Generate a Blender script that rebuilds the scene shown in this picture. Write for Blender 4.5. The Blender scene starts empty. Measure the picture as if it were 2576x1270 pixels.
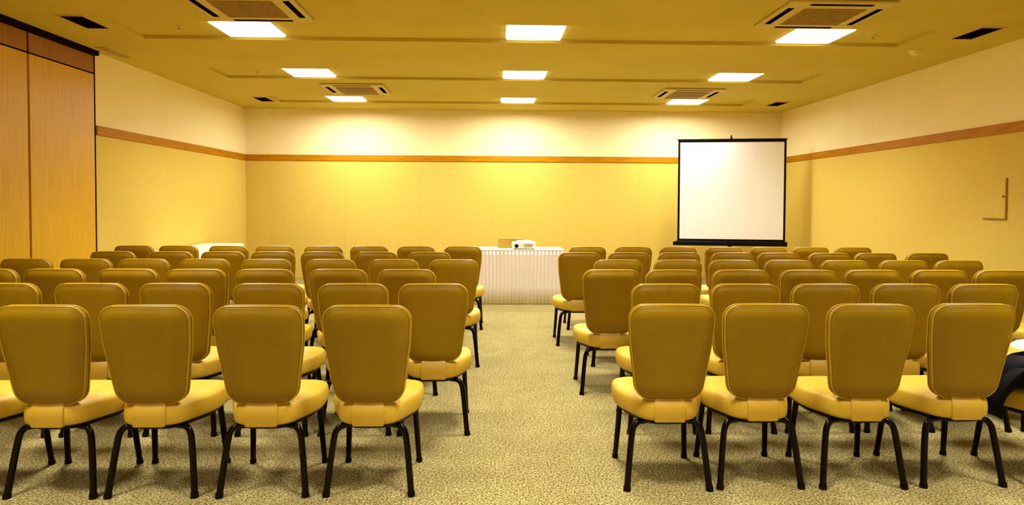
import bpy, bmesh, math, random
from mathutils import Vector, Matrix, noise
random.seed(7)
PI = math.pi
scene = bpy.context.scene
COL = scene.collection

# ------------------------------------------------------------------ materials
def mat(name, color, rough=0.6, metal=0.0, spec=0.5, sheen=0.0, coat=0.0):
    m = bpy.data.materials.new(name); m.use_nodes = True
    b = m.node_tree.nodes['Principled BSDF']
    b.inputs['Base Color'].default_value = (*color, 1)
    b.inputs['Roughness'].default_value = rough
    b.inputs['Metallic'].default_value = metal
    b.inputs['Specular IOR Level'].default_value = spec
    b.inputs['Sheen Weight'].default_value = sheen
    b.inputs['Coat Weight'].default_value = coat
    return m

def nodes(m):
    nt = m.node_tree
    return nt, nt.nodes, nt.links, nt.nodes['Principled BSDF']

def noise_color(m, c1, c2, scale, detail=3, lo=0.35, hi=0.65, mapping=(1, 1, 1), bump=0.0, bdist=0.002, c3=None):
    nt, N, L, b = nodes(m)
    tc = N.new('ShaderNodeTexCoord'); mp = N.new('ShaderNodeMapping')
    mp.inputs['Scale'].default_value = mapping
    L.new(tc.outputs['Object'], mp.inputs['Vector'])
    n = N.new('ShaderNodeTexNoise'); n.inputs['Scale'].default_value = scale; n.inputs['Detail'].default_value = detail
    L.new(mp.outputs['Vector'], n.inputs['Vector'])
    r = N.new('ShaderNodeValToRGB')
    r.color_ramp.elements[0].position = lo; r.color_ramp.elements[0].color = (*c1, 1)
    r.color_ramp.elements[1].position = hi; r.color_ramp.elements[1].color = (*c2, 1)
    if c3:
        e = r.color_ramp.elements.new((lo + hi) / 2); e.color = (*c3, 1)
    L.new(n.outputs['Fac'], r.inputs['Fac']); L.new(r.outputs['Color'], b.inputs['Base Color'])
    if bump:
        bp = N.new('ShaderNodeBump'); bp.inputs['Strength'].default_value = bump; bp.inputs['Distance'].default_value = bdist
        L.new(n.outputs['Fac'], bp.inputs['Height']); L.new(bp.outputs['Normal'], b.inputs['Normal'])
    return n, r, mp

M = {}
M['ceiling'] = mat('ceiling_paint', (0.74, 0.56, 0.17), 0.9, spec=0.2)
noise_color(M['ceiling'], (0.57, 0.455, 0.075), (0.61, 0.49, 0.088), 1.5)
M['wall_paint'] = mat('upper_wall_paint', (0.90, 0.76, 0.40), 0.85, spec=0.2)
noise_color(M['wall_paint'], (0.90, 0.79, 0.43), (0.92, 0.81, 0.45), 2.0)

def fabric_mat(name, axis):
    m = mat(name, (0.8, 0.58, 0.14), 0.95, spec=0.1)
    nt, N, L, b = nodes(m)
    n, r, mp = noise_color(m, (0.655, 0.49, 0.092), (0.71, 0.54, 0.115), 90, 2, 0.3, 0.7, mapping=(1, 1, 0.35), bump=0.25, bdist=0.002)
    # faint butt joints between cloth widths
    tc = N.new('ShaderNodeTexCoord'); sep = N.new('ShaderNodeSeparateXYZ'); L.new(tc.outputs['Object'], sep.inputs[0])
    d = N.new('ShaderNodeMath'); d.operation = 'DIVIDE'; d.inputs[1].default_value = 1.37; L.new(sep.outputs[axis], d.inputs[0])
    f = N.new('ShaderNodeMath'); f.operation = 'FRACT'; L.new(d.outputs[0], f.inputs[0])
    lt = N.new('ShaderNodeMath'); lt.operation = 'LESS_THAN'; lt.inputs[1].default_value = 0.006; L.new(f.outputs[0], lt.inputs[0])
    mx = N.new('ShaderNodeMix'); mx.data_type = 'RGBA'
    L.new(lt.outputs[0], mx.inputs[0]); L.new(r.outputs['Color'], mx.inputs[6]); mx.inputs[7].default_value = (0.62, 0.46, 0.08, 1)
    L.new(mx.outputs[2], b.inputs['Base Color'])
    return m
M['fabric_x'] = fabric_mat('wall_fabric_back', 0)
M['fabric_y'] = fabric_mat('wall_fabric_side', 1)

M['rail'] = mat('rail_wood', (0.36, 0.14, 0.006), 0.5, spec=.1)
noise_color(M['rail'], (0.40, 0.16, 0.0), (0.50, 0.215, 0.002), 4, mapping=(1, 1, 8))
def veneer(name, c1, c2):
    m = mat(name, c1, 0.42)
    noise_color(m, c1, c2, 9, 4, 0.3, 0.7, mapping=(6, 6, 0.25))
    return m
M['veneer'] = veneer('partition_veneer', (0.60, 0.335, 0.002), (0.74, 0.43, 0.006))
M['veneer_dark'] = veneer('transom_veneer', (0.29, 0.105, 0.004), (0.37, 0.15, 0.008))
M['dark_gap'] = mat('dark_metal_track', (0.006, 0.001, 0.001), 0.8, spec=0.05)

M['carpet'] = mat('carpet', (0.4, 0.3, 0.12), 1.0, spec=0.0, sheen=0.1)
def carpet(m):
    nt, N, L, b = nodes(m)
    tc = N.new('ShaderNodeTexCoord')
    n1 = N.new('ShaderNodeTexNoise'); n1.inputs['Scale'].default_value = 95; n1.inputs['Detail'].default_value = 3; n1.inputs['Roughness'].default_value = .65
    n2 = N.new('ShaderNodeTexNoise'); n2.inputs['Scale'].default_value = 7; n2.inputs['Detail'].default_value = 3
    L.new(tc.outputs['Object'], n1.inputs['Vector']); L.new(tc.outputs['Object'], n2.inputs['Vector'])
    r = N.new('ShaderNodeValToRGB')
    r.color_ramp.elements[0].position = .36; r.color_ramp.elements[0].color = (0.058, 0.043, 0.008, 1)
    r.color_ramp.elements[1].position = .62; r.color_ramp.elements[1].color = (0.53, 0.45, 0.19, 1)
    e = r.color_ramp.elements.new(.49); e.color = (0.255, 0.205, 0.06, 1)
    L.new(n1.outputs['Fac'], r.inputs['Fac'])
    r2 = N.new('ShaderNodeValToRGB')
    r2.color_ramp.elements[0].position = .35; r2.color_ramp.elements[0].color = (0.88, 0.86, 0.80, 1)
    r2.color_ramp.elements[1].position = .65; r2.color_ramp.elements[1].color = (1, 1, 1, 1)
    L.new(n2.outputs['Fac'], r2.inputs['Fac'])
    mx = N.new('ShaderNodeMix'); mx.data_type = 'RGBA'; mx.blend_type = 'MULTIPLY'; mx.inputs[0].default_value = 1
    L.new(r.outputs['Color'], mx.inputs[6]); L.new(r2.outputs['Color'], mx.inputs[7]); L.new(mx.outputs[2], b.inputs['Base Color'])
    bp = N.new('ShaderNodeBump'); bp.inputs['Strength'].default_value = .5; bp.inputs['Distance'].default_value = .004
    L.new(n1.outputs['Fac'], bp.inputs['Height']); L.new(bp.outputs['Normal'], b.inputs['Normal'])
carpet(M['carpet'])

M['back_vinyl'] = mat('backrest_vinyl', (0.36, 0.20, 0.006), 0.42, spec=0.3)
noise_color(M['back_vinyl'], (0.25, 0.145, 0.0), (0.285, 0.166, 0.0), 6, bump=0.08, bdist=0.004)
M['piping'] = mat('piping_vinyl', (0.48, 0.30, 0.01), 0.35)
M['seat_cloth'] = mat('seat_vinyl', (0.66, 0.42, 0.06), 0.5, spec=0.35)
noise_color(M['seat_cloth'], (0.58, 0.38, 0.024), (0.64, 0.425, 0.036), 8, bump=0.08, bdist=0.004)
M['bracket'] = mat('support_vinyl', (0.52, 0.32, 0.02), 0.5)
M['black_metal'] = mat('black_metal', (0.002, 0.001, 0.001), 0.12, spec=0.18)
M['black_plastic'] = mat('black_plastic', (0.004, 0.002, 0.002), 0.5, spec=.12)
M['white_cloth'] = mat('white_cloth', (0.97, 0.92, 0.90), 0.9, spec=0.1)
M['white_top'] = mat('white_table_linen', (0.90, 0.86, 0.72), 0.85, spec=0.1)
M['screen'] = mat('screen_white', (0.97, 0.96, 0.95), 0.8, spec=0.1)
M['white_plastic'] = mat('white_plastic', (0.88, 0.87, 0.80), 0.4)
M['cardboard'] = mat('cardboard', (0.42, 0.27, 0.03), 0.85)
M['frame_paint'] = mat('fixture_frame_paint', (0.85, 0.72, 0.36), 0.5)
M['grille'] = mat('grille_paint', (0.40, 0.25, 0.05), 0.6)
M['ac_body'] = mat('cassette_plastic', (0.60, 0.48, 0.14), 0.6)
M['slot'] = mat('dark_slot', (0.006, 0.002, 0.001), 0.9, spec=0.0)
M['bag'] = mat('bag_leather', (0.002, 0.002, 0.003), 0.6, spec=0.1)
M['paper'] = mat('paper', (0.9, 0.84, 0.68), 0.9)
M['strip'] = mat('panel_edge_shadow_gap', (0.30, 0.16, 0.01), 0.8)  # brown tone stands for shade at the hatch edges; the latch shares it
LIGHT = 5.0
LAMP_W = 40.0; SPREAD = 105; LAMP_RGB = (1.0, .955, .92)
m = bpy.data.materials.new('light_diffuser'); m.use_nodes = True
b = m.node_tree.nodes['Principled BSDF']; b.inputs['Base Color'].default_value = (.9, .9, .88, 1)
b.inputs['Emission Color'].default_value = (1.0, 0.95, 0.87, 1); b.inputs['Emission Strength'].default_value = LIGHT
M['diffuser'] = m

# ------------------------------------------------------------------ mesh helpers
def bx(bm, x0, x1, y0, y1, z0, z1, mi=0):
    v = [bm.verts.new(p) for p in ((x0,y0,z0),(x1,y0,z0),(x1,y1,z0),(x0,y1,z0),(x0,y0,z1),(x1,y0,z1),(x1,y1,z1),(x0,y1,z1))]
    for q in ((3,2,1,0),(4,5,6,7),(0,1,5,4),(1,2,6,5),(2,3,7,6),(3,0,4,7)):
        f = bm.faces.new([v[i] for i in q]); f.material_index = mi
    return v

def rbox(bm, x0, x1, y0, y1, z0, z1, r=0.005, seg=2):
    v = bx(bm, x0, x1, y0, y1, z0, z1)
    es = list({e for a in v for e in a.link_edges})
    bmesh.ops.bevel(bm, geom=es, offset=r, segments=seg, affect='EDGES', profile=0.5)

def tube(bm, pts, rad, n=12, cap=True, closed=False):
    pts = [Vector(p) for p in pts]
    rads = rad if isinstance(rad, (list, tuple)) else [rad] * len(pts)
    rings = []; up = None
    for i, p in enumerate(pts):
        if closed: d = (pts[(i+1) % len(pts)] - pts[i-1]).normalized()
        else: d = (pts[min(i+1, len(pts)-1)] - pts[max(i-1, 0)]).normalized()
        if up is None:
            up = Vector((0,0,1)) if abs(d.z) < .9 else Vector((0,1,0))
        s = d.cross(up).normalized(); up = s.cross(d).normalized()
        rings.append([bm.verts.new(p + rads[i]*(math.cos(2*PI*k/n)*s + math.sin(2*PI*k/n)*up)) for k in range(n)])
    m = len(rings)
    for i in range(m if closed else m-1):
        a, b = rings[i], rings[(i+1) % m]
        for k in range(n):
            bm.faces.new((a[k], a[(k+1) % n], b[(k+1) % n], b[k]))
    if cap and not closed:
        bm.faces.new(rings[0][::-1]); bm.faces.new(rings[-1])

def smooth_path(pts, it=2):
    pts = [Vector(p) for p in pts]
    for _ in range(it):
        q = [pts[0]]
        for a, b in zip(pts[:-1], pts[1:]):
            q += [a*.75 + b*.25, a*.25 + b*.75]
        q.append(pts[-1]); pts = q
    return pts

def loft(bm, rings, cap0=True, cap1=True):
    R = [[bm.verts.new(p) for p in r] for r in rings]
    n = len(R[0])
    for a, b in zip(R[:-1], R[1:]):
        for k in range(n):
            bm.faces.new((a[k], a[(k+1) % n], b[(k+1) % n], b[k]))
    if cap0: bm.faces.new(R[0][::-1])
    if cap1: bm.faces.new(R[-1])

def obj(name, bm, mats, parent=None, smooth=False, loc=None, ang=35):
    bmesh.ops.recalc_face_normals(bm, faces=bm.faces[:])
    me = bpy.data.meshes.new(name); bm.to_mesh(me); bm.free()
    for mm in (mats if isinstance(mats, (list, tuple)) else [mats]): me.materials.append(mm)
    if smooth:
        for p in me.polygons: p.use_smooth = True
        if ang < 180: me.set_sharp_from_angle(angle=math.radians(ang))
    o = bpy.data.objects.new(name, me); COL.objects.link(o)
    if parent: o.parent = parent
    if loc: o.location = loc
    return o

def B(): return bmesh.new()
def tag(o, label=None, cat=None, group=None, kind=None):
    if label: o['label'] = label
    if cat: o['category'] = cat
    if group: o['group'] = group
    if kind: o['kind'] = kind
    return o
def thing(name, label, cat, loc=(0,0,0), rz=0, group=None):
    o = bpy.data.objects.new(name, None); COL.objects.link(o)
    o.empty_display_size = .1; o.location = loc; o.rotation_euler = (0, 0, rz)
    return tag(o, label, cat, group)
def struct(name, bm, mats, **k):
    return tag(obj(name, bm, mats, **k), kind='structure')
def copy_tree(o, parent=None):
    c = o.copy(); COL.objects.link(c)
    if parent: c.parent = parent
    for ch in list(o.children): copy_tree(ch, c)
    return c

# ------------------------------------------------------------------ room
XL, XR, YB, YF, H = -4.56, 5.42, 12.25, -3.2, 3.116
RAIL0, RAIL1 = 2.165, 2.272
TX0, TX1 = -3.67, 4.37            # shallow ceiling coffers
RISERS = [7.05 + 2.2*k for k in (2, 1, 0, -1, -2, -3, -4)]
TD, TH = 0.70, 0.036

bm = B(); bx(bm, XL-.2, XR+.2, YF-.2, YB+.2, -.12, 0)
struct('floor', bm, M['carpet'])

bm = B()
bx(bm, XL-.2, XR+.2, YF-.2, YB+.2, H+TH, H+TH+.12)
bx(bm, XL-.2, TX0, YF-.2, YB+.2, H, H+TH)
bx(bm, TX1, XR+.2, YF-.2, YB+.2, H, H+TH)
ys = sorted(RISERS); prev = YF-.2
for yr in ys:
    bx(bm, TX0, TX1, prev, yr-TD, H, H+TH); prev = yr
bx(bm, TX0, TX1, prev, YB+.2, H, H+TH)
struct('ceiling', bm, M['ceiling'])

def wall(name, fx, x0, x1, y0, y1):
    bm = B()
    bx(bm, x0, x1, y0, y1, 0, RAIL1-.05, 0)
    bx(bm, x0, x1, y0, y1, RAIL1-.05, H, 1)
    return struct(name, bm, [M[fx], M['wall_paint']])
wall('wall_back', 'fabric_x', XL-.12, XR+.12, YB, YB+.12)
wall('wall_right', 'fabric_y', XR, XR+.12, YF-.12, YB)
wall('wall_left', 'fabric_y', XL-.12, XL, 7.68, YB)
wall('wall_front', 'fabric_x', XL-.2, XR, YF-.12, YF)
# horizontal timber rails
bm = B(); rbox(bm, XL, XR, YB-.018, YB+.02, RAIL0, RAIL1, .003); struct('trim_1', bm, M['rail'])
bm = B(); rbox(bm, XL-.02, XL+.018, 7.69, YB-.018, RAIL0, RAIL1, .003); struct('trim_2', bm, M['rail'])
bm = B(); rbox(bm, XR-.018, XR+.02, YF, YB-.018, RAIL0, RAIL1, .003); struct('trim_3', bm, M['rail'])
# partition track along the ceiling and dark backing
bm = B(); bx(bm, XL-.1, XL+.055, YF, 7.68, H-.052, H+.001); bx(bm, XL-.18, XL-.09, YF, 7.68, 0, H-.05)
struct('trim_4', bm, M['dark_gap'])
bm = B(); bx(bm, XL-.08, XL+.006, 7.662, 7.68, 0, H-.052); struct('trim_5', bm, M['dark_gap'])

# operable wooden partition leaves
def leaf(label):
    t = thing('partition_panel', label, 'partition panel', group='veneered partition leaves on the left side')
    bm = B(); rbox(bm, -.08, 0, -1.045, 0, .012, 2.852, .004); obj('lower_panel', bm, M['veneer'], t)
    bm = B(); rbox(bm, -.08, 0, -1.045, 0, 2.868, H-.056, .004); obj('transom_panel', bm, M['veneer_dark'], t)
    bm = B(); bx(bm, -.08, -.012, -1.045, 0, 2.852, 2.868); obj('joint_strip', bm, M['dark_gap'], t)
    return t
l0 = leaf('full-height golden wood veneer partition panel beside the cream left wall'); l0.location = (XL+.004, 7.66, 0)
seam_y = 7.66
for k in range(1, 9):
    c = copy_tree(l0); c.location = (XL+.004, 7.66-1.075*k, 0)
    c['label'] = ('full-height golden wood veneer partition panel cut by the left edge of the photo' if k == 1 else
                  'golden wood veneer partition panel out of view nearer the camera')

# ------------------------------------------------------------------ ceiling lights
LX = [-2.46, .42, 3.30]
LW, LD = .60, .58
def make_light():
    t = thing('ceiling_light', 'x', 'ceiling light', group='square ceiling light panels')
    z = 0.0
    bm = B()
    a, b2, w = LW/2, LD/2, .018
    for (x0, x1, y0, y1) in ((-a, a, -b2, -b2+w), (-a, a, b2-w, b2), (-a, -a+w, -b2+w, b2-w), (a-w, a, -b2+w, b2-w)):
        bx(bm, x0, x1, y0, y1, -.005, 0)
    obj('frame', bm, M['frame_paint'], t)
    bm = B(); bx(bm, -a+w, a-w, -b2+w, b2-w, -.024, 0); obj('diffuser', bm, M['diffuser'], t)
    ld = bpy.data.lights.new('lamp', 'AREA'); ld.shape = 'RECTANGLE'; ld.size = LW-.04; ld.size_y = LD-.04
    ld.energy = LAMP_W; ld.spread = math.radians(SPREAD); ld.color = LAMP_RGB
    lo = bpy.data.objects.new('lamp', ld); COL.objects.link(lo); lo.parent = t; lo.location = (0, 0, -.028)
    return t
lt = make_light()
colname = {0: 'left', 1: 'middle', 2: 'right'}
rowname = {4: 'nearest visible row', 5: 'middle row', 6: 'row nearest the back wall'}
wash = [c for c in lt.children if c.type == 'LIGHT'][0].data.copy(); wash.energy = LAMP_W*1.85; wash.spread = math.radians(172)
mid = wash.copy(); mid.energy = LAMP_W*1.35; mid.spread = math.radians(142)
first = True
for j, yr in enumerate(ys):
    for i, x in enumerate(LX):
        o = lt if first else copy_tree(lt); first = False
        o.location = (x, yr-.055-LD/2, H+TH)
        if j in (5, 6):
            for c in o.children:
                if c.type == 'LIGHT': c.data = wash if j == 6 else mid
        if j in rowname: o['label'] = 'bright square ceiling light panel, %s of three in the %s' % (colname[i], rowname[j])
        else: o['label'] = 'bright square ceiling light panel above or behind the camera, out of view'

# ------------------------------------------------------------------ air-conditioning cassettes
def make_ac():
    t = thing('air_conditioner', 'x', 'air conditioner', group='four-way ceiling air conditioning cassettes')
    a, bq = .455, .415
    bm = B(); rbox(bm, -a, a, -bq, bq, -.028, 0, .012); obj('casing', bm, M['ac_body'], t)
    bm = B(); n = 14
    gx, gy = .27, .245
    bx(bm, -gx, gx, -gy, gy, -.032, -.028)
    for k in range(n):
        y = -gy + (k+.5)*2*gy/n
        bx(bm, -gx, gx, y-.006, y+.006, -.038, -.032)
    obj('intake_grille', bm, M['grille'], t)
    for (x0, x1, y0, y1) in ((-.27, .27, -.375, -.33), (-.27, .27, .33, .375), (-.415, -.36, -.25, .25), (.36, .415, -.25, .25)):
        bm = B(); bx(bm, x0, x1, y0, y1, -.0295, -.027)
        obj('air_outlet', bm, M['slot'], t)
    return t
ac = make_ac()
for k, (x, y, lab) in enumerate([
        (-2.13, 5.84, 'four-way air conditioning cassette cut by the top edge above the left light'),
        (2.94, 5.85, 'four-way air conditioning cassette near the top right, in front of the right light'),
        (-2.05, 9.98, 'small-looking far air conditioning cassette on the left, by the back row of lights'),
        (3.0, 10.10, 'small-looking far air conditioning cassette on the right, above the projection screen')]):
    o = ac if k == 0 else copy_tree(ac)
    o.location = (x, y, H); o['label'] = lab

# ------------------------------------------------------------------ air diffusers, detector, sprinklers
def make_vent():
    t = thing('ceiling_vent', 'x', 'ceiling vent', group='small dark ceiling vents near the side walls')
    a, bq, w = .125, .23, .014
    bm = B()
    for (x0, x1, y0, y1) in ((-a, a, -bq, -bq+w), (-a, a, bq-w, bq), (-a, -a+w, -bq+w, bq-w), (a-w, a, -bq+w, bq-w)):
        bx(bm, x0, x1, y0, y1, -.010, 0)
    obj('frame', bm, M['ac_body'], t)
    bm = B(); bx(bm, -a+w, a-w, -bq+w, bq-w, -.003, 0); obj('opening', bm, M['slot'], t)
    bm = B()
    for k in range(5):
        x = -a+w + (k+.5)*(2*a-2*w)/5
        v = bx(bm, x-.009, x+.009, -bq+w, bq-w, -.0075, -.006)
    obj('louvre', bm, M['slot'], t)
    return t
vt = make_vent()
for k, (x, y, lab) in enumerate([(-3.90, 6.42, 'dark ceiling vent near the wooden partition at top left'),
                                 (4.80, 6.43, 'dark ceiling vent near the right wall at top right'),
                                 (-3.83, 11.11, 'small dark ceiling vent in the far left corner'),
                                 (4.85, 11.13, 'small dark ceiling vent in the far right corner above the screen')]):
    o = vt if k == 0 else copy_tree(vt)
    o.location = (x, y, H); o['label'] = lab
bm = B(); rbox(bm, -.05, .05, -.26, .26, -.006, 0, .002)
tag(obj('ceiling_plate', bm, M['grille'], None, loc=(-4.37, 7.72, H)), 'narrow dull brown plate on the ceiling at the end of the wooden partition', 'ceiling plate')

t = thing('smoke_detector', 'round cream smoke detector on the ceiling near the right wall', 'smoke detector', (4.68, 7.2, H))
bm = B(); loft(bm, [[(r*math.cos(2*PI*k/24), r*math.sin(2*PI*k/24), z) for k in range(24)] for r, z in ((.062, 0), (.062, -.012), (.055, -.020))]); obj('base', bm, M['frame_paint'], t, smooth=True)
bm = B(); loft(bm, [[(r*math.cos(2*PI*k/24), r*math.sin(2*PI*k/24), z) for k in range(24)] for r, z in ((.045, -.020), (.045, -.034), (.034, -.045), (.012, -.047))]); obj('sensor_head', bm, M['frame_paint'], t, smooth=True)
def make_spr():
    t = thing('sprinkler', 'x', 'sprinkler', group='ceiling sprinklers')
    bm = B(); loft(bm, [[(r*math.cos(2*PI*k/16), r*math.sin(2*PI*k/16), z) for k in range(16)] for r, z in ((.035, 0), (.033, -.006), (.012, -.008), (.010, -.02))]); obj('rosette', bm, M['ac_body'], t, smooth=True)
    bm = B(); loft(bm, [[(r*math.cos(2*PI*k/16), r*math.sin(2*PI*k/16), z) for k in range(16)] for r, z in ((.006, -.02), (.006, -.03), (.018, -.031), (.018, -.033))]); obj('deflector', bm, M['grille'], t, smooth=True)
    return t
sp = make_spr()
for k, (x, y, z, lab) in enumerate([(-3.13, 6.68, TH, 'tiny ceiling sprinkler left of the nearest left light panel'),
                                 (3.92, 6.72, TH, 'tiny ceiling sprinkler right of the nearest right light panel'),
                                 (-3.15, 8.90, TH, 'tiny ceiling sprinkler left of the middle left light panel')]):
    o = sp if k == 0 else copy_tree(sp)
    o.location = (x, y, H+z); o['label'] = lab

# ------------------------------------------------------------------ chair
def rounded_poly(corners, arc=8, edge=5):
    """corners: list of (x, z, radius) counter-clockwise -> outline points with normals"""
    pts = []; n = len(corners)
    for i in range(n):
        p = Vector(corners[i][:2]); r = corners[i][2]
        a = Vector(corners[i-1][:2]); b = Vector(corners[(i+1) % n][:2])
        u = (a-p).normalized(); v = (b-p).normalized()
        ang = u.angle(v); d = r/math.tan(ang/2)
        c = p + (u+v).normalized()*r/math.sin(ang/2)
        s = p + u*d; e = p + v*d
        a0 = math.atan2(s.y-c.y, s.x-c.x); a1 = math.atan2(e.y-c.y, e.x-c.x)
        while a1 < a0: a1 += 2*PI
        for k in range(arc+1):
            t = a0 + (a1-a0)*k/arc
            pts.append(Vector((c.x+r*math.cos(t), c.y+r*math.sin(t))))
    out = []
    m = len(pts)
    for i in range(m):
        a, b = pts[i], pts[(i+1) % m]
        L = (b-a).length
        if L > .06:
            for k in range(edge): out.append(a.lerp(b, k/edge))
        else: out.append(a)
    return out
def with_normals(pts):
    m = len(pts); res = []
    for i in range(m):
        d = (pts[(i+1) % m]-pts[i-1]).normalized()
        res.append((pts[i], Vector((d.y, -d.x))))
    return res

BACK_Z0, BACK_Z1 = .455, .920
LEAN = math.tan(math.radians(9))
def back_y(z): return -.196 - (z-BACK_Z0)*LEAN
def back_outline():
    c = [(-.157, BACK_Z0, .072), (.157, BACK_Z0, .072), (.197, .74, .5), (.207, BACK_Z1, .064), (-.207, BACK_Z1, .064), (-.197, .74, .5)]
    pts = rounded_poly(c)
    res = []
    for p in pts:
        z = p.y
        f = max(0, 1-(p.x/.21)**2)
        if z > .86: z += .006*f*(z-.86)/.06
        if z < .50: z -= .010*max(0, 1-(p.x/.14)**2)*(.50-z)/.05
        res.append(Vector((p.x, z)))
    return with_normals(res)
OUT = back_outline()
CZ = Vector((0, .70))
def back_ring(inset, dy, s=1.0):
    r = []
    for p, n in OUT:
        q = p - n*inset
        q = CZ + (q-CZ)*s
        curve = .018*(q.x/.2)**2          # slight wrap of the backrest
        r.append(Vector((q.x, back_y(q.y)+dy+curve, q.y)))
    return r
def make_backrest(parent):
    bm = B()
    rings = [back_ring(0, -.027, .03), back_ring(0, -.028, .35), back_ring(0, -.029, .65), back_ring(.058, -.0290), back_ring(.046, -.0275), back_ring(.033, -.0240), back_ring(.022, -.0190), back_ring(.013, -.0125), back_ring(.009, -.0115), back_ring(.004, -.0085), back_ring(.001, -.004), back_ring(0, .0), back_ring(0, .022),
             back_ring(.004, .034), back_ring(.014, .043), back_ring(.03, .048), back_ring(.02, .052, .75), back_ring(0, .055, .4), back_ring(0, .056, .03)]
    loft(bm, rings)
    o = obj('backrest', bm, M['back_vinyl'], parent, smooth=True, ang=70)
    bm = B(); tube(bm, [p for p in back_ring(-.001, -.005)], .0038, 6, closed=True)
    tube(bm, [p for p in back_ring(-.001, .030)], .0038, 6, closed=True)
    obj('piping', bm, M['piping'], o, smooth=True, ang=180)
    return o
SEAT = with_normals(rounded_poly([(-.125, -.205, .10), (.125, -.205, .10), (.224, .03, .24), (.216, .262, .085), (-.216, .262, .085), (-.224, .03, .24)], arc=7, edge=4))
def seat_ring(s, z, inset=0):
    r = []
    for p, n in SEAT:
        q = p - n*inset
        r.append(Vector((q.x*s, .03 + (q.y-.03)*s - (.012*max(0, 1-(q.x/.15)**2) if q.y < -.15 else 0)*s, z)))
    return r
def make_chair():
    t = thing('banquet_chair', 'x', 'chair', group='mustard banquet chairs set out in rows')
    bm = B()
    loft(bm, [seat_ring(.95, .354), seat_ring(1, .350, .006), seat_ring(1, .354, .001), seat_ring(1, .366, -.002), seat_ring(1, .393, -.004), seat_ring(1, .417, -.002),
              seat_ring(1, .429, .001), seat_ring(1, .438, .007), seat_ring(1, .443, .017), seat_ring(.85, .450), seat_ring(.6, .457), seat_ring(.3, .461), seat_ring(.03, .462)])
    obj('seat', bm, M['seat_cloth'], t, smooth=True, ang=70)
    make_backrest(t)
    bm = B()
    # vinyl covered support joining the backrest to the rear of the seat
    rings = []
    for z, w, y0, y1 in ((.343, .068, -.219, -.17), (.347, .074, -.223, -.17), (.39, .078, -.2255, -.165), (.430, .078, -.223, -.165), (.446, .074, -.210, -.165), (.50, .06, -.190, -.170)):
        rings.append([Vector(p) for p in ((-w, y0+.004, z), (-w+.006, y0, z), (w-.006, y0, z), (w, y0+.004, z), (w, y1, z), (-w, y1, z))])
    loft(bm, rings); obj('back_support', bm, M['bracket'], t, smooth=True, ang=40)
    bm = B(); loft(bm, [seat_ring(.84, .322), seat_ring(.88, .328), seat_ring(.93, .346)]); obj('seat_frame', bm, M['black_plastic'], t, smooth=True, ang=50)
    for s in (-1, 1):
        bm = B()
        p = smooth_path([(s*.03, -.10, .328), (s*.09, -.125, .325), (s*.165, -.155, .325), (s*.182, -.168, .22), (s*.203, -.20, .012)], 3)
        n = len(p)
        tube(bm, p, [.0145 + .0015*(i/n) for i in range(n)], 12)
        o = obj('leg', bm, M['black_metal'], t, smooth=True, ang=50)
        bm = B(); tube(bm, [(s*.2025, -.199, .022), (s*.2045, -.202, 0)], .0185, 12); obj('foot_glide', bm, M['black_plastic'], o, smooth=True, ang=50)
    for s in (-1, 1):
        bm = B(); tube(bm, [(s*.176, .165, .34), (s*.180, .19, .22), (s*.192, .218, .012)], [.016, .0155, .014], 12)
        o = obj('leg', bm, M['black_metal'], t, smooth=True, ang=50)
        bm = B(); tube(bm, [(s*.1915, .217, .020), (s*.1925, .219, 0)], .0170, 12); obj('foot_glide', bm, M['black_plastic'], o, smooth=True, ang=50)
    return t

ROWS = [
 ([-2.558, -2.093, -1.623, -1.098, -0.59], [0.872, 1.334, 1.850, 2.360, 2.915]),
 ([-2.877, -2.364, -1.876, -1.325, -0.834, -0.359], [1.045, 1.536, 2.026, 2.528, 3.01, 3.518]),
 ([-3.578, -3.112, -2.601, -2.121, -1.635, -1.112, -0.617], [0.861, 1.319, 1.815, 2.316, 2.794, 3.299, 3.789, 4.272]),
 ([-3.878, -3.397, -2.91, -2.411, -1.896, -1.358, -0.834, -0.333], [1.072, 1.585, 2.064, 2.549, 3.029, 3.554, 4.046]),
 ([-3.646, -3.09, -2.598, -2.127, -1.646, -1.125, -0.617], [0.845, 1.335, 1.835, 2.361, 2.819, 3.326, 3.795, 4.319]),
 ([-3.877, -3.4, -2.87, -2.38, -1.846, -1.348, -0.839, -0.324], [1.041, 1.56, 2.054, 2.563, 3.07, 3.539, 4.024])]
ORD = ['aisle-end', 'second', 'third', 'fourth', 'fifth', 'sixth', 'seventh', 'eighth']
RNAME = ['nearest row', 'second row back', 'third row back', 'fourth row back', 'fifth row back', 'farthest row']
chair = make_chair(); used = False
for i, (L_, R_) in enumerate(ROWS):
    for side, xs in (('left', L_[::-1]), ('right', R_)):
        for k, x in enumerate(xs):
            o = copy_tree(chair) if used else chair; used = True
            y = 3.13 + .82*i + .21 + (.035 if (side == 'right' and i == 0) else 0)
            rz = math.radians(random.uniform(-1.2, 1.2))
            o.location = (x, y + random.uniform(-.008, .008), 0); o.rotation_euler = (0, 0, rz)
            if k == 0: lab = 'mustard banquet chair at the aisle end of the %s, %s block' % (RNAME[i], side)
            else: lab = 'mustard banquet chair, %s from the aisle in the %s, %s block' % (ORD[k], RNAME[i], side)
            if (side, i, k) == ('right', 0, 4): lab = 'mustard banquet chair holding a black bag at the right edge'
            o['label'] = lab

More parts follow.
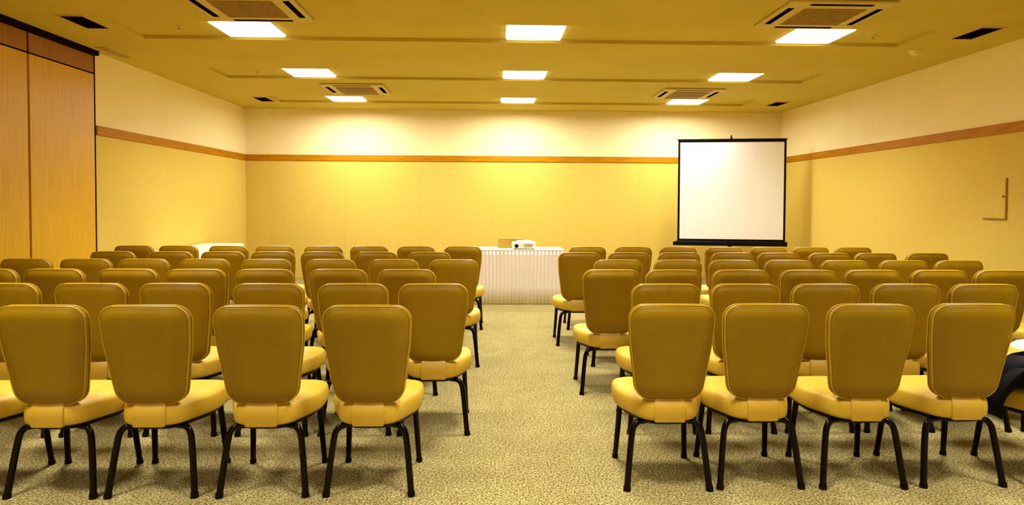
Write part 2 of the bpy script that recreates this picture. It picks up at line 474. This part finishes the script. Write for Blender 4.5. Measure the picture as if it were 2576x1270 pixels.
# ------------------------------------------------------------------ front table with pleated skirt
def skirt_bm(x0, x1, y0, y1, z1, pitch, amp, sides=('front', 'left', 'right')):
    """pleated cloth hung round the table: outer and inner layer"""
    path = []
    def seg(a, b):
        a = Vector(a); b = Vector(b); n = max(2, int((b-a).length/.008))
        d = (b-a).normalized(); nn = Vector((d.y, -d.x))
        for k in range(n): path.append((a.lerp(b, k/n), nn))
    pts = []
    if 'left' in sides: seg((x0, y1), (x0, y0))
    seg((x0, y0), (x1, y0))
    if 'right' in sides: seg((x1, y0), (x1, y1))
    bm = B(); zs = [z1, z1-.05, z1-.25, z1-.5, .008]
    s = 0; cols = []
    for q, (p, nn) in enumerate(path):
        if q: s += (p-path[q-1][0]).length
        ph = s/pitch
        w = .5+.5*math.sin(2*PI*ph + .9*noise.noise(Vector((s*3, 0, 0))))
        w = w**.7
        col = []
        for z in zs:
            f = .35 + .65*min(1, (z1-z)/.3)
            off = (amp*w*(1+.6*noise.noise(Vector((s*5, z, 3)))))*f
            c = p + nn*off
            col.append((c, z, nn))
        cols.append(col)
    outer = [[bm.verts.new((c.x, c.y, z)) for c, z, nn in col] for col in cols]
    inner = [[bm.verts.new((c.x-nn.x*.003, c.y-nn.y*.003, z)) for c, z, nn in col] for col in cols]
    for A in range(len(cols)-1):
        for k in range(len(zs)-1):
            bm.faces.new((outer[A][k], outer[A+1][k], outer[A+1][k+1], outer[A][k+1]))
            bm.faces.new((inner[A][k+1], inner[A+1][k+1], inner[A+1][k], inner[A][k]))
        bm.faces.new((inner[A][0], inner[A+1][0], outer[A+1][0], outer[A][0]))
        bm.faces.new((outer[A][-1], outer[A+1][-1], inner[A+1][-1], inner[A][-1]))
    return bm
def table(loc, w, d, h, label, cloth_label, skirt_label, tname):
    t = thing('folding_table', label, 'table', loc)
    bm = B(); rbox(bm, -w/2, w/2, -d/2, d/2, h-.03, h, .004); obj('tabletop', bm, M['white_plastic'], t)
    for sx in (-1, 1):
        for sy in (-1, 1):
            bm = B(); tube(bm, [(sx*(w/2-.08), sy*(d/2-.07), 0), (sx*(w/2-.08), sy*(d/2-.07), h-.03)], .014, 10); obj('leg', bm, M['black_metal'], t, smooth=True)
    c = thing('tablecloth', cloth_label, 'tablecloth', loc)
    bm = B()
    a, b2 = w/2+.006, d/2+.006
    rbox(bm, -a, a, -b2, b2, h+.0005, h+.004, .0015)
    for (x0, x1, y0, y1) in ((-a-.004, a+.004, -b2-.004, -b2), (-a-.004, a+.004, b2, b2+.004), (-a-.004, -a, -b2, b2), (a, a+.004, -b2, b2)):
        bx(bm, x0, x1, y0, y1, h-.045, h+.003)
    obj('cloth_top', bm, M['white_top'], c)
    bm = skirt_bm(-a+.0, a-.0, -b2, b2, h-.018, .052, .016)
    # a gathered skirt starts just beneath the hem of the top cloth
    obj('pleated_skirt', bm, M['white_cloth'], c, smooth=True, ang=180)
    return t, c
table((.235, 9.36, 0), 1.50, .60, .752, 'rectangular table under white pleated skirting at the end of the aisle',
      'white cloth with pale pleated skirt at the end of the aisle', '', '')
table((-4.235, 9.62, 0), .56, 1.70, .742, 'narrow side table under white cloth against the left wall',
      'white cloth over the side table in the far left corner', '', '')

# things on the front table
t = thing('cardboard_box', 'low golden brown cardboard box on the skirted table, behind the white device', 'box', (.25, 9.47, .757))
bm = B(); rbox(bm, -.17, .19, -.10, .10, 0, .135, .003); obj('carton', bm, M['cardboard'], t)
bm = B(); bx(bm, -.17, .19, -.10, .001, .135, .138); bx(bm, -.17, .19, .003, .10, .135, .138); obj('flap', bm, M['cardboard'], t)
bm = B(); bx(bm, -.025, .045, -.1005, .1005, .1382, .1386); obj('packing_tape', bm, M['piping'], t)
t = thing('projector', 'small white projector standing on the skirted table in front of the brown box', 'projector', (.435, 9.22, .757))
bm = B(); rbox(bm, -.165, .165, -.11, .11, .012, .10, .014, 3); obj('housing', bm, M['white_plastic'], t, smooth=True)
bm = B(); tube(bm, [(-.105, -.108, .048), (-.105, -.126, .048)], .026, 20); obj('lens', bm, M['black_plastic'], t, smooth=True)
bm = B()
for k in range(6): bx(bm, .0, .12, -.1115, -.109, .030+k*.009, .034+k*.009)
obj('vent_grille', bm, M['grille'], t)
for sx in (-1, 1):
    for sy in (-1, 1):
        bm = B(); tube(bm, [(sx*.13, sy*.08, 0), (sx*.13, sy*.08, .014)], .012, 10); obj('foot', bm, M['black_plastic'], t)
bm = B(); loft(bm, [[(-.10, -.08, .1), (.12, -.08, .1), (.12, .08, .1), (-.10, .08, .1)], [(-.095, -.075, .118), (.115, -.075, .116), (.115, .075, .122), (-.095, .075, .119)]])
obj('paper_stack', bm, M['paper'], None, loc=(.435, 9.22, .757))
tag(bpy.data.objects['paper_stack'], 'small stack of white papers lying on top of the projector', 'papers')

# ------------------------------------------------------------------ projection screen on tripod
t = thing('projection_screen', 'white portable projection screen with black border on a tripod, far right', 'projection screen', (4.09, 11.16, 0), math.atan2(-.30, 1.78))
hw = .895; z0, z1 = .755, 2.49
bm = B(); bx(bm, -hw+.035, hw-.035, -.002, .002, z0+.04, z1-.03); obj('screen_sheet', bm, M['screen'], t)
bm = B()
bx(bm, -hw, -hw+.035, -.003, .003, z0, z1); bx(bm, hw-.035, hw, -.003, .003, z0, z1)
bx(bm, -hw+.035, hw-.035, -.003, .003, z0, z0+.04); bx(bm, -hw+.035, hw-.035, -.003, .003, z1-.03, z1)
obj('screen_border', bm, M['black_plastic'], t)
bm = B(); rbox(bm, -hw-.01, hw+.01, -.014, .014, z1-.005, z1+.028, .005); obj('top_bar', bm, M['black_plastic'], t)
bm = B(); rbox(bm, -hw-.03, hw+.03, -.045, .045, z0-.075, z0+.005, .015, 3); o = obj('roller_case', bm, M['black_plastic'], t, smooth=True)
bm = B(); rbox(bm, -hw-.07, -hw-.028, -.035, .035, z0-.075, z0-.01, .008); obj('end_cap', bm, M['black_plastic'], o)
bm = B(); tube(bm, [(0, .075, .12), (0, .075, z1+.09)], .013, 12); obj('pole', bm, M['black_metal'], t, smooth=True)
bm = B(); tube(bm, smooth_path([(0, .075, z1+.085), (0, .02, z1+.085), (0, 0, z1+.07), (0, 0, z1+.025)]), .009, 10); obj('hook', bm, M['black_metal'], t, smooth=True)
bm = B(); rbox(bm, -.03, .03, .045, .11, .60, .70, .008); obj('carriage', bm, M['black_plastic'], t)
for k in range(3):
    a = PI/2 + 2*PI*k/3
    bm = B(); tube(bm, smooth_path([(0+.012*math.cos(a), .075+.012*math.sin(a), .42), (.25*math.cos(a), .075+.25*math.sin(a), .20), (.46*math.cos(a), .075+.46*math.sin(a), .012)]), .012, 10)
    obj('leg', bm, M['black_metal'], t, smooth=True)

# ------------------------------------------------------------------ access hatch on the right wall
t = thing('access_hatch', 'flush wall hatch with painted shade strips along its right and lower edges, right wall', 'wall hatch', (XR, 6.93, 1.46))
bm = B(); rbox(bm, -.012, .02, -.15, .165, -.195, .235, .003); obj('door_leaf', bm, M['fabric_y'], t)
bm = B(); bx(bm, -.011, .01, -.168, -.150, -.212, .235); bx(bm, -.011, .01, -.150, .165, -.212, -.195); obj('gap_shade_strip', bm, M['strip'], t)  # solid dark strips; the gap's shade is put into their colour
bm = B(); rbox(bm, -.022, -.011, -.145, -.115, .03, .05, .003); obj('latch', bm, M['strip'], t)

# ------------------------------------------------------------------ bag on the right-hand chair
t = thing('handbag', 'slumped black bag lying on the chair seat at the right edge', 'bag', (2.885, 3.372, .462))
def blob(rx, ry, zs, sag, seed, squash=2.6):
    rings = []; n = 32
    for z, s, sh in zs:
        r = []
        for k in range(n):
            a = 2*PI*k/n; c, sn = math.cos(a), math.sin(a); e = 2/squash
            x = math.copysign(abs(c)**e, c)*rx*s + sh; y = math.copysign(abs(sn)**e, sn)*ry*s
            w = noise.noise(Vector((x*7+seed, y*7, z*9)))*.018
            r.append(Vector((x*(1+w*2), y*(1+w*2), z + sag(x, y, z))))
        rings.append(r)
    bm = B(); loft(bm, rings); return bm
bm = blob(.20, .13, [(.004, .90, 0), (.015, 1, 0), (.06, 1.03, 0), (.11, .95, .01), (.15, .72, .02), (.165, .45, .03), (.17, .05, .03)], lambda x, y, z: 0.012*noise.noise(Vector((x*9, y*9, 1))) if z > .02 else 0, 2)
bag = obj('bag_body', bm, M['bag'], t, smooth=True, ang=180)
bm = B()   # soft flap that hangs over the left rim of the seat
rows_ = []
prof = [(-.10, .125), (-.17, .105), (-.215, .045), (-.262, -.02), (-.275, -.085), (-.262, -.14)]
for j, (x, z) in enumerate(prof):
    wdt = .115 - .012*j
    rows_.append([Vector((x + .008*noise.noise(Vector((j*.7, k*.6, 0))), -wdt + 2*wdt*k/8 - .02, z + .012*noise.noise(Vector((j, k*.5, 5))))) for k in range(9)])
top = [[bm.verts.new(p) for p in r] for r in rows_]; bot = [[bm.verts.new(p + Vector((.022, 0, -.022))) for p in r] for r in rows_]
for j in range(len(prof)-1):
    for k in range(8):
        bm.faces.new((top[j][k], top[j+1][k], top[j+1][k+1], top[j][k+1])); bm.faces.new((bot[j][k+1], bot[j+1][k+1], bot[j+1][k], bot[j][k]))
    bm.faces.new((top[j][0], bot[j][0], bot[j+1][0], top[j+1][0])); bm.faces.new((top[j][8], top[j+1][8], bot[j+1][8], bot[j][8]))
for k in range(8):
    bm.faces.new((top[0][k], top[0][k+1], bot[0][k+1], bot[0][k])); bm.faces.new((top[-1][k+1], top[-1][k], bot[-1][k], bot[-1][k+1]))
obj('bag_flap', bm, M['bag'], t, smooth=True, ang=180)
bm = blob(.15, .10, [(.0, .8, 0), (.008, 1, 0), (.025, .97, 0), (.04, .7, .01), (.047, .3, .01), (.05, .05, .01)], lambda x, y, z: .016*noise.noise(Vector((x*16, y*16, 2))), 9, 2.2)
tag(obj('crumpled_paper', bm, M['paper'], None, smooth=True, ang=60, loc=(2.93, 3.40, .640)), 'crumpled white paper on top of the black bag', 'paper')

# ------------------------------------------------------------------ camera
cam = bpy.data.cameras.new('camera'); co = bpy.data.objects.new('camera', cam); COL.objects.link(co)
cam.sensor_width = 36; cam.sensor_fit = 'HORIZONTAL'; cam.lens = 36*1650/2576
cam.shift_y = -0.031325; cam.clip_start = .05; cam.clip_end = 100
yaw, pitch, roll = math.radians(1.67), math.radians(1.6), math.radians(.26)
f = Vector((math.sin(yaw)*math.cos(pitch), math.cos(yaw)*math.cos(pitch), -math.sin(pitch)))
r = Vector((math.cos(yaw), -math.sin(yaw), 0)); u = r.cross(f)
r2 = math.cos(roll)*r + math.sin(roll)*u; u2 = -math.sin(roll)*r + math.cos(roll)*u
mw = Matrix((r2, u2, -f)).transposed().to_4x4(); mw.translation = (0, 0, 1.416)
co.matrix_world = mw
scene.camera = co

w = bpy.data.worlds.new('world'); scene.world = w; w.use_nodes = True
w.node_tree.nodes['Background'].inputs[0].default_value = (.02, .015, .008, 1)
w.node_tree.nodes['Background'].inputs[1].default_value = 1
scene.view_settings.view_transform = 'Standard'; scene.view_settings.look = 'None'
scene.view_settings.gamma = 1; scene.view_settings.use_curve_mapping = False
scene.view_settings.exposure = 0.0
scene.cycles.use_denoising = True
scene.cycles.max_bounces = 10; scene.cycles.diffuse_bounces = 6
scene.cycles.use_light_tree = True
